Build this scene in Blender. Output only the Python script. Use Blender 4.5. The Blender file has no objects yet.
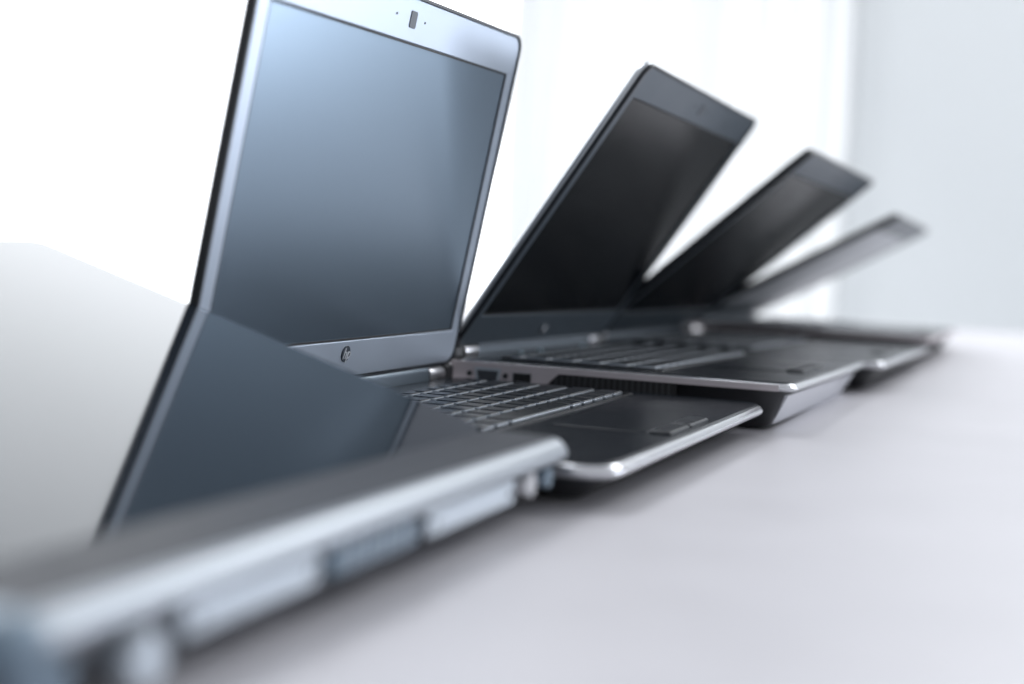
import bpy, bmesh, math, random
from mathutils import Matrix, Vector
random.seed(7)
S = bpy.context.scene
COL = S.collection
R = math.radians

# ------------------------------------------------------------------ camera
YAW, PITCH, ROLL = R(69.437), R(-3.941), R(2.709)
CAM = Vector((-0.63492, -0.41406, 0.12017))
fw = Vector((math.sin(YAW)*math.cos(PITCH), math.cos(YAW)*math.cos(PITCH), math.sin(PITCH)))
rt = Vector((math.cos(YAW), -math.sin(YAW), 0)); up = rt.cross(fw)
r2 = rt*math.cos(ROLL) + up*math.sin(ROLL); u2 = -rt*math.sin(ROLL) + up*math.cos(ROLL)
cd = bpy.data.cameras.new('camera'); cam = bpy.data.objects.new('camera', cd); COL.objects.link(cam)
cam.matrix_world = Matrix(((r2.x, u2.x, -fw.x, CAM.x), (r2.y, u2.y, -fw.y, CAM.y), (r2.z, u2.z, -fw.z, CAM.z), (0, 0, 0, 1)))
cd.sensor_width = 36; cd.lens = 1509*36/1024; cd.clip_start = .02; cd.clip_end = 200
cd.dof.use_dof = True; cd.dof.focus_distance = .90; cd.dof.aperture_fstop = 3.2
S.camera = cam

# ------------------------------------------------------------------ world, lamps, exposure
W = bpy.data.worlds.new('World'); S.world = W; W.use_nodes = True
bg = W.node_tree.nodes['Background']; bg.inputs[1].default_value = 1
# soft daylight room: even ambient, added lobe towards +x -y to brighten screens
wn, wl = W.node_tree.nodes, W.node_tree.links
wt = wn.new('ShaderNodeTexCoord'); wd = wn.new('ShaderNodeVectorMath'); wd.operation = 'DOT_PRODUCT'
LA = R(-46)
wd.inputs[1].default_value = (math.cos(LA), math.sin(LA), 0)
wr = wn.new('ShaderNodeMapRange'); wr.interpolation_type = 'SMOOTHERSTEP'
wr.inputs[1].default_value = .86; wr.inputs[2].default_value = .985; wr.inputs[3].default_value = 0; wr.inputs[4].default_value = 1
def wmath(op, a, b=None):
    q = wn.new('ShaderNodeMath'); q.operation = op
    for i_, v in enumerate((a, b)):
        if v is None: continue
        if isinstance(v, (int, float)): q.inputs[i_].default_value = v
        else: wl.new(v, q.inputs[i_])
    return q.outputs[0]
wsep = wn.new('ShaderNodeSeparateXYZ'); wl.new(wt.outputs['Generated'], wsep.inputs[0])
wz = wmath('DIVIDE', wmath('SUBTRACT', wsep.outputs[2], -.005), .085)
wg = wmath('EXPONENT', wmath('MULTIPLY', wmath('MULTIPLY', wz, wz), -1.0))      # keeps the added lobe to a low band at table height
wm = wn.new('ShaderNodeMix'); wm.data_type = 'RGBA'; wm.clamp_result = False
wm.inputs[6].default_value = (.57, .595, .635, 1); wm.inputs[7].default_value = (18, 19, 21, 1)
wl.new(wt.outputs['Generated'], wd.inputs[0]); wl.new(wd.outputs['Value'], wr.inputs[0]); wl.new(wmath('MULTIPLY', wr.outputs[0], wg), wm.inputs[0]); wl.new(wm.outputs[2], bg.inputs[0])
S.view_settings.view_transform = 'Standard'; S.view_settings.look = 'None'
S.view_settings.exposure = 0; S.view_settings.gamma = 1
WINDOW_GLOW = 2.1

def lamp(name, loc, target, size, power, col):
    l = bpy.data.lights.new(name, 'AREA'); l.shape = 'RECTANGLE'; l.size, l.size_y = size; l.energy = power; l.color = col
    o = bpy.data.objects.new(name, l); COL.objects.link(o); o.location = loc
    o.rotation_euler = (Vector(target)-Vector(loc)).to_track_quat('-Z', 'Y').to_euler()
    return o
lamp('wall_fill', CAM+Vector((3.3, -1.6, 2.6)), CAM+Vector((4.6, -.6, .3)), (1.2, 1.2), 38, (.95, .98, 1))  # added out-of-view fill that brightens the right-hand wall
lamp('rim_fill', CAM+Vector((3.6, -.75, 1.95)), (.4, -.2, .02), (1.9, .8), 42, (.96, .98, 1))  # unseen panel, added so the front rims catch a white highlight
lamp('overhead_fill', (1.2, 1.6, 3.4), (.3, -.1, 0), (2.0, 1.6), 75, (.93, .96, 1))  # added overhead fill, hung well away from the window itself

# ------------------------------------------------------------------ materials
def mat(name, col, rough=.4, metal=0, ior=1.5, coat=0, noise=0, nscale=300, bump=0, bscale=1500, coatr=.03, emit=0, spec=.5):
    m = bpy.data.materials.new(name); m.use_nodes = True
    n = m.node_tree.nodes; l = m.node_tree.links; b = n['Principled BSDF']
    b.inputs['Base Color'].default_value = (*col, 1); b.inputs['Roughness'].default_value = rough
    b.inputs['Metallic'].default_value = metal; b.inputs['IOR'].default_value = ior
    b.inputs['Coat Weight'].default_value = coat; b.inputs['Coat Roughness'].default_value = coatr
    b.inputs['Specular IOR Level'].default_value = spec
    tc = n.new('ShaderNodeTexCoord')
    if noise:
        t = n.new('ShaderNodeTexNoise'); t.inputs['Scale'].default_value = nscale; t.inputs['Detail'].default_value = 6
        l.new(tc.outputs['Object'], t.inputs['Vector'])
        mr = n.new('ShaderNodeMapRange'); mr.inputs[3].default_value = max(rough-noise, .02); mr.inputs[4].default_value = rough+noise
        l.new(t.outputs['Fac'], mr.inputs[0]); l.new(mr.outputs[0], b.inputs['Roughness'])
        mx = n.new('ShaderNodeMix'); mx.data_type = 'RGBA'
        mx.inputs[6].default_value = (*[c*(1-noise) for c in col], 1); mx.inputs[7].default_value = (*[min(c*(1+noise), 1) for c in col], 1)
        l.new(t.outputs['Fac'], mx.inputs[0]); l.new(mx.outputs[2], b.inputs['Base Color'])
    if bump:
        t = n.new('ShaderNodeTexNoise'); t.inputs['Scale'].default_value = bscale
        l.new(tc.outputs['Object'], t.inputs['Vector'])
        bp = n.new('ShaderNodeBump'); bp.inputs['Strength'].default_value = bump; bp.inputs['Distance'].default_value = .0004
        l.new(t.outputs['Fac'], bp.inputs['Height']); l.new(bp.outputs[0], b.inputs['Normal'])
    if emit:
        b.inputs['Emission Color'].default_value = (*col, 1); b.inputs['Emission Strength'].default_value = emit
    return m
M = {}
M['table'] = mat('white_laminate', (.60, .585, .612), .40, noise=.06, nscale=11, bump=.1, bscale=900)
M['table_edge'] = mat('table_edge', (.6, .6, .63), .5)
M['magnesium'] = mat('brushed_magnesium', (.52, .47, .49), .42, .25, noise=.1, nscale=90)
M['chrome'] = mat('polished_rim', (.62, .625, .65), .22, .9, noise=.05, nscale=60)
M['deck'] = mat('dark_deck', (.010, .013, .018), .24, .0, noise=.06, nscale=40, bump=.08, ior=1.36)
M['tub'] = mat('black_tub', (.012, .013, .016), .5, noise=.1)
M['tub_grey'] = mat('grey_tub', (.11, .115, .13), .4, .4, noise=.1)
M['key'] = mat('key_cap', (.009, .012, .017), .32, ior=1.34, noise=.15, nscale=120, bump=.2)
M['keyside'] = mat('key_side', (.46, .50, .55), .3, .5)  # paler than the caps: bright lit key fronts put into the colour
M['screen'] = mat('matte_panel', (.006, .009, .014), .28, ior=2.8, noise=.004, nscale=9)
M['screen'].node_tree.nodes['Principled BSDF'].inputs['Specular Tint'].default_value = (.62, .81, 1, 1)
M['screen_dark'] = mat('satin_panel', (.0012, .002, .0035), .22, ior=1.22, noise=.03, nscale=14)
M['screen_pale'] = mat('pale_panel', (.50, .52, .55), .42, .3, noise=.02, nscale=14)  # pale base colour stands in for a bright reflection on the far screen
M['bezel'] = mat('silver_bezel', (.37, .42, .49), .38, .6, noise=.04, nscale=25)
M['bezel_dark'] = mat('dark_bezel', (.075, .097, .12), .38, .4, noise=.06, nscale=25)
M['lidback'] = mat('lid_back', (.009, .011, .015), .35, .1, noise=.08)
M['lidsilver'] = mat('lid_rim', (.5, .52, .55), .32, .8)
M['gloss'] = mat('gloss_lid', (.008, .012, .018), .07, ior=1.42, coat=0, noise=.02, nscale=6)
M['gloss'].node_tree.nodes['Principled BSDF'].inputs['Specular Tint'].default_value = (.86, .94, 1, 1)
M['greystrip'] = mat('grey_plastic', (.05, .053, .062), .6, noise=.08, nscale=60, bump=.3, spec=.2)
M['black'] = mat('black_void', (.003, .003, .004), .6)
M['rubber'] = mat('rubber', (.02, .02, .022), .7)
M['port'] = mat('port_plastic', (.022, .023, .026), .5)
M['portmetal'] = mat('port_metal', (.5, .5, .52), .3, .9)
M['rimsilver'] = mat('rear_rim', (.33, .355, .385), .38, .6, noise=.04)
M['plate'] = mat('front_plate', (.62, .63, .67), .4, .3)
M['socket'] = mat('socket_grey', (.06, .065, .075), .45, .3)
M['silver'] = mat('silver_plate', (.52, .57, .62), .36, .6, noise=.05)
M['bluegrey'] = mat('blue_grey_port', (.13, .18, .23), .4, .2, noise=.1)
M['cover'] = mat('hinge_cover', (.16, .20, .24), .4, .5, noise=.05)
M['logo'] = mat('emblem_silver', (.85, .88, .93), .25, .5)
M['logodark'] = mat('emblem_dark', (.03, .04, .055), .3)
M['led'] = mat('pale_switch', (.45, .6, .68), .3)
M['wall'] = mat('wall_paint', (.80, .82, .825), .9, noise=.02, nscale=1.2)
M['floor'] = mat('floor_pale', (.66, .68, .72), .5, noise=.04, nscale=2)
M['blocker'] = mat('grey_blocker', (.30, .31, .34), .8)  # for the unseen panel that dims the glossy lid's reflection
M['pane'] = mat('daylight_pane', (.96, .98, 1), .5, emit=WINDOW_GLOW)
M['frame'] = mat('window_frame', (.72, .75, .79), .5)
cm = mat('sheer_curtain', (.72, .74, .76), .8); M['curtain'] = cm
nt = cm.node_tree; tr = nt.nodes.new('ShaderNodeBsdfTranslucent'); tr.inputs[0].default_value = (.505, .505, .505, 1)
tp = nt.nodes.new('ShaderNodeBsdfTransparent'); mx1 = nt.nodes.new('ShaderNodeMixShader'); mx2 = nt.nodes.new('ShaderNodeMixShader')
mx1.inputs[0].default_value = .6; mx2.inputs[0].default_value = .05
nt.links.new(nt.nodes['Principled BSDF'].outputs[0], mx1.inputs[1]); nt.links.new(tr.outputs[0], mx1.inputs[2])
nt.links.new(mx1.outputs[0], mx2.inputs[1]); nt.links.new(tp.outputs[0], mx2.inputs[2])
nt.links.new(mx2.outputs[0], nt.nodes['Material Output'].inputs[0])

# ------------------------------------------------------------------ mesh helpers
def obj(name, bm, m, parent=None, label=None, smooth=False):
    me = bpy.data.meshes.new(name)
    bmesh.ops.recalc_face_normals(bm, faces=bm.faces[:])
    bm.to_mesh(me); bm.free()
    ms = m if isinstance(m, (list, tuple)) else [m]
    for k in ms: me.materials.append(M[k])
    if smooth:
        for p in me.polygons: p.use_smooth = True
    o = bpy.data.objects.new(name, me); COL.objects.link(o)
    if parent: o.parent = parent
    if label: o['label'] = label
    return o
def bevel(o, w, seg=2):
    b = o.modifiers.new('bevel', 'BEVEL'); b.width = w; b.segments = seg; b.limit_method = 'ANGLE'; b.angle_limit = R(30)
    return o
def box(bm, x0, x1, y0, y1, z0, z1, mi=0):
    v = [bm.verts.new(p) for p in ((x0, y0, z0), (x1, y0, z0), (x1, y1, z0), (x0, y1, z0), (x0, y0, z1), (x1, y0, z1), (x1, y1, z1), (x0, y1, z1))]
    for q in ((0, 3, 2, 1), (4, 5, 6, 7), (0, 1, 5, 4), (1, 2, 6, 5), (2, 3, 7, 6), (3, 0, 4, 7)):
        f = bm.faces.new([v[i] for i in q]); f.material_index = mi
def B(*a):
    bm = bmesh.new(); box(bm, *a); return bm
def rrect(x0, x1, y0, y1, r, n=7):
    P = []
    for cx, cy, a0 in ((x1-r, y1-r, 0), (x0+r, y1-r, 90), (x0+r, y0+r, 180), (x1-r, y0+r, 270)):
        for i in range(n+1):
            a = R(a0+90*i/n); P.append((cx+r*math.cos(a), cy+r*math.sin(a)))
    return P
def loft(bm, rings, cap=True, mi=None):
    """rings: list of lists of (x,y,z), same count"""
    V = [[bm.verts.new(p) for p in r] for r in rings]
    n = len(rings[0])
    for k in range(len(V)-1):
        for i in range(n):
            f = bm.faces.new((V[k][i], V[k][(i+1) % n], V[k+1][(i+1) % n], V[k+1][i])); f.smooth = True
            if mi: f.material_index = mi[k]
    if cap:
        a = bm.faces.new(V[0][::-1]); b = bm.faces.new(V[-1])
        if mi: a.material_index = mi[0]; b.material_index = mi[-1]
def slab(x0, x1, y0, y1, prof, r=.008, flip=None):
    """rounded slab; prof = [(inset, z), ...] from bottom to top"""
    bm = bmesh.new(); rings = []
    for ins, z in prof:
        rings.append([(x, y, z) for x, y in rrect(x0+ins, x1-ins, y0+ins, y1-ins, max(r-ins, .0012))])
    loft(bm, rings); return bm
def cyl(bm, c, axis, r, L, n=24, mi=0):
    ax = Vector(axis).normalized(); a = ax.orthogonal().normalized(); b = ax.cross(a); c = Vector(c)
    rings = [[c+ax*(L*s)+a*r*math.cos(2*math.pi*i/n)+b*r*math.sin(2*math.pi*i/n) for i in range(n)] for s in (-.5, .5)]
    loft(bm, rings, mi=[mi, mi])
def C(*a, **k):
    bm = bmesh.new(); cyl(bm, *a, **k); return bm
def frame_bm(ox0, ox1, oy0, oy1, ix0, ix1, iy0, iy1, z0, z1, r=.006, ri=.001):
    bm = bmesh.new(); O = rrect(ox0, ox1, oy0, oy1, r); I = rrect(ix0, ix1, iy0, iy1, ri)
    n = len(O)
    g = [[bm.verts.new((x, y, z)) for x, y in P] for P, z in ((O, z0), (O, z1), (I, z1), (I, z0))]
    for k in range(4):
        a, b = g[k], g[(k+1) % 4]
        for i in range(n): bm.faces.new((a[i], a[(i+1) % n], b[(i+1) % n], b[i]))
    return bm

# ------------------------------------------------------------------ setting
hx, hy = math.sin(YAW), math.cos(YAW)
FWD = Vector((hx, hy, 0)); RGT = Vector((hy, -hx, 0))
def room(f, r, z): p = CAM+FWD*f+RGT*r; return Vector((p.x, p.y, z))
def room_box(bm, f0, f1, r0, r1, z0, z1):
    v = [bm.verts.new(room(f, r, z)) for z in (z0, z1) for f, r in ((f0, r0), (f1, r0), (f1, r1), (f0, r1))]
    for q in ((0, 3, 2, 1), (4, 5, 6, 7), (0, 1, 5, 4), (1, 2, 6, 5), (2, 3, 7, 6), (3, 0, 4, 7)): bm.faces.new([v[i] for i in q])
WD = 5.2
bm = bmesh.new()
# wall with a window opening from the far left to r = .62
WR, WT, WB = 1.12, 4.3, -.55
room_box(bm, WD, WD+.2, WR, 6, -.75, 4.7); room_box(bm, WD, WD+.2, -6, WR, WT, 4.7); room_box(bm, WD, WD+.2, -6, WR, -.75, WB)
o = obj('wall', bm, 'wall'); o['kind'] = 'structure'
bm = bmesh.new(); room_box(bm, -3, WD+.2, -6, 6, -.80, -.752); o = obj('floor', bm, 'floor'); o['kind'] = 'structure'

win = bpy.data.objects.new('window', None); COL.objects.link(win); win.location = room(WD, -2, WB)
win['label'] = 'wide overexposed white window filling the blurred background behind the laptops'; win['category'] = 'window'
def world_child(o, p):
    o.parent = p; o.matrix_parent_inverse = Matrix.Translation(p.location).inverted(); return o
bm = bmesh.new(); room_box(bm, WD+.12, WD+.13, -6, WR, WB, WT); world_child(obj('pane', bm, 'pane'), win)
bm = bmesh.new(); room_box(bm, WD+.01, WD+.11, -.05, WR-.001, 1.25, WT-.001); world_child(obj('reflection_blocker', bm, 'blocker'), win)  # added above the view, only to darken part of the glossy lid's reflection
bm = bmesh.new()
for r in (-4.5, -3.2, -1.9, .02):
    room_box(bm, WD+.02, WD+.10, r-.03, r+.03, WB, WT if r < 0 else 1.24)
world_child(obj('window_frame', bm, 'frame'), win)
def curtain(r0, r1, label, f=WD-.12, folds=9, amp=.035):
    bm = bmesh.new(); n = folds*14; prev = None
    for i in range(n+1):
        t = i/n; r = r0+(r1-r0)*t
        d = amp*math.sin(t*folds*2*math.pi+2.2*math.sin(t*11))+amp*.4*math.sin(t*folds*3.3*math.pi+1)
        c = [bm.verts.new(room(f+d*(1+.3*(k/6)), r+.01*math.sin(k*1.3+t*9), -.7+(1.2+.7)*k/6)) for k in range(7)]
        if prev:
            for k in range(6): bm.faces.new((prev[k], c[k], c[k+1], prev[k+1]))
        prev = c
    o = obj('curtain', bm, 'curtain', smooth=True); o['label'] = label; o['category'] = 'curtain'
    return o
curtain(-.05, 1.10, 'thin white curtain over the window, blurred behind the leaning lids', folds=13, amp=.013)

tbl = bpy.data.objects.new('table', None); COL.objects.link(tbl); tbl.location = (.5, 0, -.75)
tbl['label'] = 'wide white table the row of laptops stands on'; tbl['category'] = 'table'
TX0, TX1, TY0, TY1 = -1.3, 2.05, -1.5, .62
o = obj('tabletop', B(TX0, TX1, TY0, TY1, -.03, 0), 'table'); bevel(o, .003); world_child(o, tbl)
for x in (TX0+.1, TX1-.1):
    for y in (TY0+.1, TY1-.1):
        world_child(obj('leg', B(x-.03, x+.03, y-.03, y+.03, -.75, -.031), 'table_edge'), tbl)

# ------------------------------------------------------------------ laptops
def key_layout():
    """(x0, x1, y0, y1) in key pitch units; y measured from the back row"""
    rows = []
    P = 1.0
    rows.append([(i*.94, i*.94+.94) for i in range(16)])
    rows.append([(i, i+1) for i in range(13)]+[(13, 15.04)])
    rows.append([(0, 1.5)]+[(1.5+i, 2.5+i) for i in range(12)]+[(13.5, 15.04)])
    rows.append([(0, 1.75)]+[(1.75+i, 2.75+i) for i in range(11)]+[(12.75, 15.04)])
    rows.append([(0, 2.25)]+[(2.25+i, 3.25+i) for i in range(10)]+[(12.25, 15.04)])
    rows.append([(0, 1.1), (1.1, 2.2), (2.2, 3.3), (3.3, 4.4), (4.4, 9.6), (9.6, 10.7), (10.7, 11.8), (11.8, 12.88), (12.88, 13.96), (13.96, 15.04)])
    return rows

def laptop(fit, k, label, T, style):
    """fit: x,y,yaw,zd,W,D,L,theta in camera-fit units; k: scale about the camera"""
    x, y, yaw, zd, Wd, D, L, th, tl = fit
    P = CAM+(Vector((x, y, zd))-CAM)*k; Wd *= k; D *= k; L *= k
    e = bpy.data.objects.new('laptop', None); COL.objects.link(e)
    w = Vector((math.cos(yaw)*math.cos(tl), math.sin(yaw)*math.cos(tl), -math.sin(tl)))
    b = Vector((-math.sin(yaw), math.cos(yaw), 0)); z = w.cross(b)
    T = P.z if T is None else T
    O = P-z*T
    e.matrix_world = Matrix(((w.x, b.x, z.x, O.x), (w.y, b.y, z.y, O.y), (w.z, b.z, z.z, O.z), (0, 0, 0, 1)))
    e['label'] = label; e['category'] = 'laptop'; e['group'] = 'open laptops standing side by side on the white table'
    st = style
    # base: lower tub, upper rim, recessed deck
    tub = slab(.002, Wd-.002, -D+.003, -.002, [(.020, .002), (.017, .0035), (.006, T-.0095), (.003, T-st.get('rimh', .0058)-.0002), (.003, T-.004)], r=.026)
    tub = obj('bottom_case', tub, st['tub'], e)
    rimh = st.get('rimh', .0058)
    prof = [(.0022, T-rimh), (.0006, T-rimh+.0012), (0, T-rimh+.0028), (.0004, T-.0022), (.0014, T-.0007), (.0026, T)]
    rim = obj('rim', slab(0, Wd, -D, 0, prof, r=st.get('cr', .012)), st['rim'], e)
    deck = obj('deck', slab(.0034, Wd-.0034, -D+.0034, -.004, [(0, T-.001), (0, T+.0006), (.0006, T+.0010)], r=st.get('cr', .012)-.003), 'deck', e)
    TD = T+.0010
    # keyboard
    pitch = (.2865 if Wd < .35 else .3)/15.04*1.0; kx0 = (Wd-pitch*15.04)/2; ky = -st.get('ky', .030)*k; depths = [.6, 1, 1, 1, 1, 1]
    well = obj('keyboard_well', frame_bm(kx0-.004, kx0+15.04*pitch+.004, ky-5.62*pitch-.004, ky+.004, kx0-.0015, kx0+15.04*pitch+.0015, ky-5.62*pitch-.0015, ky+.0015, TD-.0002, TD+.0009, r=.004), 'tub', e)
    yy = ky; cache = {}
    for rn, row in enumerate(key_layout()):
        d = depths[rn]*pitch
        for (a, c) in row:
            key = (round(c-a, 3), rn == 0)
            kw = (c-a)*pitch
            if key not in cache:
                g = .0020
                bmk = bmesh.new()
                rings = [[(px, py, pz) for px, py in rrect(g+i, kw-g-i, -d+g+i, -g-i, .0016)] for i, pz in ((0, 0), (.0001, .0018), (.0008, .0024))]
                loft(bmk, rings, mi=[0, 1, 0] if False else [1, 0, 0])
                ko = obj('key', bmk, ['key', 'keyside'], e); cache[key] = ko
            else:
                ko = cache[key].copy(); COL.objects.link(ko); ko.parent = e
            ko.location = (kx0+a*pitch, yy, TD)
        yy -= d
    # touchpad, buttons
    cx = st.get('padx', Wd*.47); tw = st.get('padw', .046*k)
    ty1 = yy-.014*k; ty0 = -D+st.get('pady', .028*k)
    obj('touchpad', slab(cx-tw, cx+tw, ty0, ty1, [(0, TD-.0003), (0, TD+.0003), (.0004, TD+.0005)], r=.003), st.get('pad', 'deck'), e)
    for s in (-1, 1):
        x0, x1 = (cx-tw, cx-.0008) if s < 0 else (cx+.0008, cx+tw)
        obj('touchpad_button', slab(x0, x1, ty0-.0135*k, ty0-.001, [(0, TD-.0003), (0, TD+.0006), (.0012, TD+.0016)], r=.002), 'key' if s < 0 else 'key', e)
    # lid
    lt = .0062*k
    lid = bpy.data.objects.new('lid', None)
    cth, sth = math.cos(th), math.sin(th)
    # lid local frame: x width, y along the lid from the hinge, z = outward screen face normal
    lm = Matrix(((1, 0, 0, 0), (0, -cth, -sth, 0.0), (0, sth, -cth, T+st.get('lidz', .004)*k), (0, 0, 0, 1)))
    LM = lm
    shell = slab(.0003, Wd-.0003, .0043, L-.0003, [(.0035, -lt), (.001, -lt+.0012), (0, -lt+.003), (0, -.0012), (.0006, -.0006)], r=.011)
    lid = obj('lid', shell, st['back'], e); lid.matrix_local = LM
    bt, bs, bb = st.get('bezels', (.024*k, .012*k, .030*k))
    bez = obj('bezel', frame_bm(.0018, Wd-.0018, .0059, L-.0018, bs, Wd-bs, bb, L-bt, -.0008, .0006, r=.010), st['bezel'], lid)
    bevel(bez, .0005, 2)
    obj('lid_edge', frame_bm(0, Wd, .004, L, .0016, Wd-.0016, .0056, L-.0016, -.0014, .0015, r=.011, ri=.0095), st.get('edge', 'lidback'), lid)
    scr = obj('screen', B(bs-.0008, Wd-bs+.0008, bb-.0008, L-bt+.0008, -.0016, -.0003), st['screen'], lid)
    obj('gasket', frame_bm(bs+.0001, Wd-bs-.0001, bb+.0001, L-bt-.0001, bs+.0013, Wd-bs-.0013, bb+.0013, L-bt-.0013, -.0003, .0002, r=.001, ri=.0005), 'black', lid)
    wcx = Wd*.5
    obj('webcam', slab(wcx-.0042, wcx+.0042, L-bt*.70, L-bt*.33, [(0, .0004), (0, .0009), (.0003, .0011)], r=.0012), 'logodark', lid)
    for dx in (-.022, .016):
        obj('microphone_hole', C((wcx+dx, L-bt*.5, .0007), (0, 0, 1), .0007, .0005, n=10), 'black', lid)
    # emblem on the lower bezel: a round badge with the two slanted letters
    em = st.get('emblem')
    if em:
        ex, ey = em
        bd = obj('emblem', C((ex, ey, .0008), (0, 0, 1), .0050, .0008, n=32), 'logodark', lid)
        cu = bpy.data.curves.new('emblem_letters', 'FONT'); cu.body = 'hp'; cu.size = .0098; cu.extrude = .0002; cu.shear = .35; cu.align_x = 'CENTER'; cu.align_y = 'CENTER'
        to = bpy.data.objects.new('tmp', cu); COL.objects.link(to)
        dg = bpy.context.evaluated_depsgraph_get(); me = bpy.data.meshes.new_from_object(to.evaluated_get(dg))
        bpy.data.objects.remove(to); me.materials.clear(); me.materials.append(M['logo'])
        lo = bpy.data.objects.new('emblem_letters', me); COL.objects.link(lo); lo.parent = bd; lo.location = (ex, ey, .0014)
    # hinges
    for hx_ in (.030*k, Wd-.030*k):
        h = obj('hinge', C((hx_, .0005, T+.0042*k), (1, 0, 0), .0052*k, .024*k), 'portmetal', e, smooth=False); bevel(h, .0006)
    for x0, x1 in ((.002, .0165*k), (.043*k, Wd-.043*k), (Wd-.0165*k, Wd-.002)):
        h = obj('hinge_cover', B(x0, x1, -.0040, .0050, T-.001, T+.0098*k), 'tub' if x1-x0 < .05 else st.get('cover', 'bezel_dark'), e); bevel(h, .0022, 3)
    # rubber feet
    for fx in (.05, Wd-.05):
        for fy in (-.04, -D+.045):
            obj('rubber_foot', C((fx, fy, .0012), (0, 0, 1), .007, .0024, n=20), 'rubber', e)
    return dict(e=e, W=Wd, D=D, L=L, T=T, TD=TD, lid=lid, k=k)

F2 = [0.0, 0.0, -0.0096, 0.0207, 0.3390, 0.2262, 0.2343, 1.3889, 0.0]
F3 = [0.2813, -0.0265, 0.0026, 0.039, 0.3379, 0.229, 0.2281, 0.9878, 0.0177]
F4 = [0.5053, -0.0484, -0.005, 0.0411, 0.3377, 0.2331, 0.2277, 0.7206, 0.0155]
F5 = [0.8416, -0.0492, 0.012, 0.0449, 0.3377, 0.2372, 0.2253, 0.5025, 0.02]
A = laptop(F2, 1.0, 'laptop with tall silver-framed blue-grey screen opened almost upright', None,
           dict(tub='tub', rim='chrome', back='lidback', bezel='bezel', screen='screen', emblem=(.171, .0205), bezels=(.0268, .0135, .0285), cr=.020, rimh=.0062, ky=.031, lidz=.0058, cover='cover', padx=.168, padw=.041, pady=.0212))
Bp = laptop(F3, 1.066, 'laptop with video and USB ports on its grey side, black screen leaning forward', None,
           dict(tub='tub', rim='chrome', back='lidsilver', bezel='bezel_dark', screen='screen_dark', emblem=(.17, .017), rimh=.0050))
Cp = laptop(F4, 1.17, 'laptop with plain black screen leaning low, between the ported laptop and the farthest one', None,
           dict(tub='tub', rim='chrome', back='lidback', bezel='bezel_dark', screen='screen_dark'))
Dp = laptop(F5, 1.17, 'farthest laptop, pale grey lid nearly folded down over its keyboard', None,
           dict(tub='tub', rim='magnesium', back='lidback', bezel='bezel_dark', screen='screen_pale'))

# left side of the ported laptop: metal flank, ports, vent
e, T, D = Bp['e'], Bp['T'], Bp['D']
bm = bmesh.new()
zb = T-.0185
# flank outline in (y, z), extruded slightly in x
out = [(-.0015, zb), (-.0015, T-.0009), (-D+.011, T-.0009), (-D+.011, T-.0050), (-.082, T-.0050), (-.068, zb)]
v0 = [bm.verts.new((-.0005, y, z)) for y, z in out]; v1 = [bm.verts.new((.0030, y, z)) for y, z in out]
bm.faces.new(v0); bm.faces.new(v1[::-1])
for i in range(len(out)): bm.faces.new((v0[i], v0[(i+1) % 6], v1[(i+1) % 6], v1[i]))
obj('side_plate', bm, 'magnesium', e)
bm = bmesh.new(); q = [(.020, -D+.0080, T-.0088), (Bp['W']-.020, -D+.0080, T-.0088), (Bp['W']-.030, -D+.0190, .0042), (.030, -D+.0190, .0042)]
va = [bm.verts.new(p) for p in q]; vb = [bm.verts.new((p[0], p[1]+.003, p[2]+.0005)) for p in q]
bm.faces.new(va); bm.faces.new(vb[::-1])
for i in range(4): bm.faces.new((va[i], va[(i+1) % 4], vb[(i+1) % 4], vb[i]))
obj('front_plate', bm, 'plate', e)
# video port
def side_port(y0, y1, z0, z1, m, dx=.0009, taper=0, name='port', parent=e):
    bm = bmesh.new()
    pts = [(y0, z1), (y1, z1), (y1-taper*0+taper, z0), (y0-taper, z0)]
    v0 = [bm.verts.new((-dx, y, z)) for y, z in pts]; v1 = [bm.verts.new((.002, y, z)) for y, z in pts]
    bm.faces.new(v0); bm.faces.new(v1[::-1])
    for i in range(4): bm.faces.new((v0[i], v0[(i+1) % 4], v1[(i+1) % 4], v1[i]))
    return obj(name, bm, m, parent)
vg = side_port(-.020, -.040, T-.0148, T-.0046, 'silver', taper=.0018, name='video_port')
side_port(-.0220, -.0380, T-.0134, T-.0064, 'socket', dx=.0013, taper=.0016, name='socket', parent=vg)
for y in (-.0165, -.0435):
    obj('screw', C((-.0011, y, T-.0092), (1, 0, 0), .0019, .0016, n=14), 'port', e)
ub = side_port(-.0485, -.0625, T-.0128, T-.0062, 'portmetal', dx=.0008, name='usb_port')
side_port(-.0491, -.0619, T-.0123, T-.0067, 'black', dx=.0012, name='socket', parent=ub)
vt = obj('side_vent', B(.0005, .004, -.165, -.076, zb, T-.0051), 'black', e)
for i in range(20):
    y = -.080-i*.0042
    obj('vent_slat', B(-.0001, .0022, y-.0009, y+.0009, zb+.001, T-.0054), 'port', vt)

# small bright switches along the keyboard back edge of the ported laptop
for x in (.105, .150, .26):
    obj('status_light', slab(x, x+.006, -.016, -.012, [(0, Bp['TD']), (.0004, Bp['TD']+.001)], r=.001), 'led', e)

# ------------------------------------------------------------------ nearest machine, hinge side turned to the camera, glossy lid barely raised
n = bpy.data.objects.new('laptop', None); COL.objects.link(n); n.location = (-.380, -.207, 0)
n['label'] = 'nearest laptop with mirror-like glossy lid and blurred ports along its pale edge'; n['category'] = 'laptop'
n['group'] = 'open laptops standing side by side on the white table'
NW, NT = .384, .0325
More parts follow.
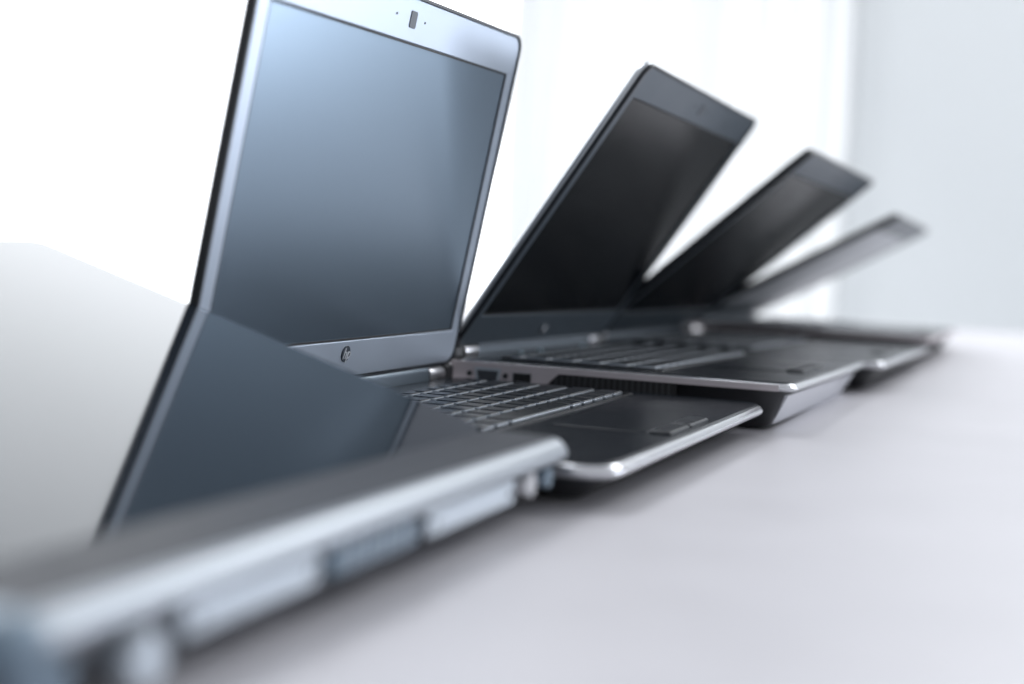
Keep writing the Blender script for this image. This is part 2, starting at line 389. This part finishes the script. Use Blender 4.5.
# body as an extruded side profile (y, z): pale rim on top, recessed band below
def extrude_x(pts, x0, x1, r=0):
    bm = bmesh.new()
    a = [bm.verts.new((x0, y, z)) for y, z in pts]; b = [bm.verts.new((x1, y, z)) for y, z in pts]
    bm.faces.new(a); bm.faces.new(b[::-1]); m = len(pts)
    for i in range(m): bm.faces.new((a[i], a[(i+1) % m], b[(i+1) % m], b[i]))
    return bm
o = obj('bottom_case', extrude_x([(.024, .0075), (.014, .0105), (.0080, .0150), (.0075, .0225), (.035, .0225), (.25, .0225), (.25, .0075)], .006, NW-.006), 'tub_grey', n); bevel(o, .002)
o = obj('rim', slab(0, NW, 0, .030, [(.0035, .0225), (.001, .0238), (0, .0262), (.0010, .0290), (.0036, .0318), (.0062, .0328)], r=.012), 'rimsilver', n)
o = obj('rear_strip', extrude_x([(.007, .0215), (.007, .0333), (.046, .0338), (.046, .0215)], .006, NW-.008), 'greystrip', n); bevel(o, .0012)
o = obj('deck', B(.004, NW-.004, .0475, .262, .0208, .0262), 'deck', n); bevel(o, .002)
# lid: plane through the hinge line, rising 16.4 degrees away from the camera
ang = math.atan2(.1034-.0323, .0679+.1705)
LL = .262
lid = obj('lid', slab(0, .377, 0, LL, [(.003, -.0075), (.001, -.0065), (0, -.005), (0, -.0012), (.0004, -.0003), (.0012, 0)], r=.010), 'gloss', n)
ca, sa = math.cos(ang), math.sin(ang)
lid.matrix_local = Matrix(((1, 0, 0, 0), (0, ca, -sa, .0375), (0, sa, ca, .0330), (0, 0, 0, 1)))
# things in the rear band
def band(name, x0, x1, z0, z1, m, y=.0035, d=.012, bev=.0012, parent=n, label=None):
    o = obj(name, B(x0, x1, y, y+d, z0, z1), m, parent, label); bevel(o, bev); return o
band('port_cover', .076, .150, .0120, .0222, 'silver')
g = band('port_block', .158, .222, .0120, .0222, 'bluegrey')
for i in range(4):
    obj('divider', B(.1695+i*.0128, .1707+i*.0128, .0028, .0050, .0126, .0216), 'silver', g)
band('port_cover', .232, .318, .0120, .0222, 'silver')
o = obj('round_jack', C((.337, .008, .0172), (0, 1, 0), .0052, .010), 'portmetal', n)
o = obj('round_jack', C((.359, .008, .0175), (0, 1, 0), .0046, .010), 'bluegrey', n)
cc = obj('corner_cap', slab(-.0006, .022, -.0008, .034, [(.003, .0200), (0, .0225), (0, .0290), (.0036, .0322), (.0060, .0336)], r=.010), 'bluegrey', n)
band('port_cover', .010, .030, .0060, .0200, 'bluegrey')
obj('hinge_knob', C((.056, .006, .0125), (0, 1, 0), .0068, .012), 'silver', n)
for fx in (.04, NW-.04):
    for fy in (.045, .23): obj('rubber_foot', C((fx, fy, .0039), (0, 0, 1), .009, .0078, n=20), 'rubber', n)
for x in (.082, .144, .238, .312):
    obj('screw', C((x, .0034, .0171), (0, 1, 0), .0013, .0008, n=12), 'port', n)
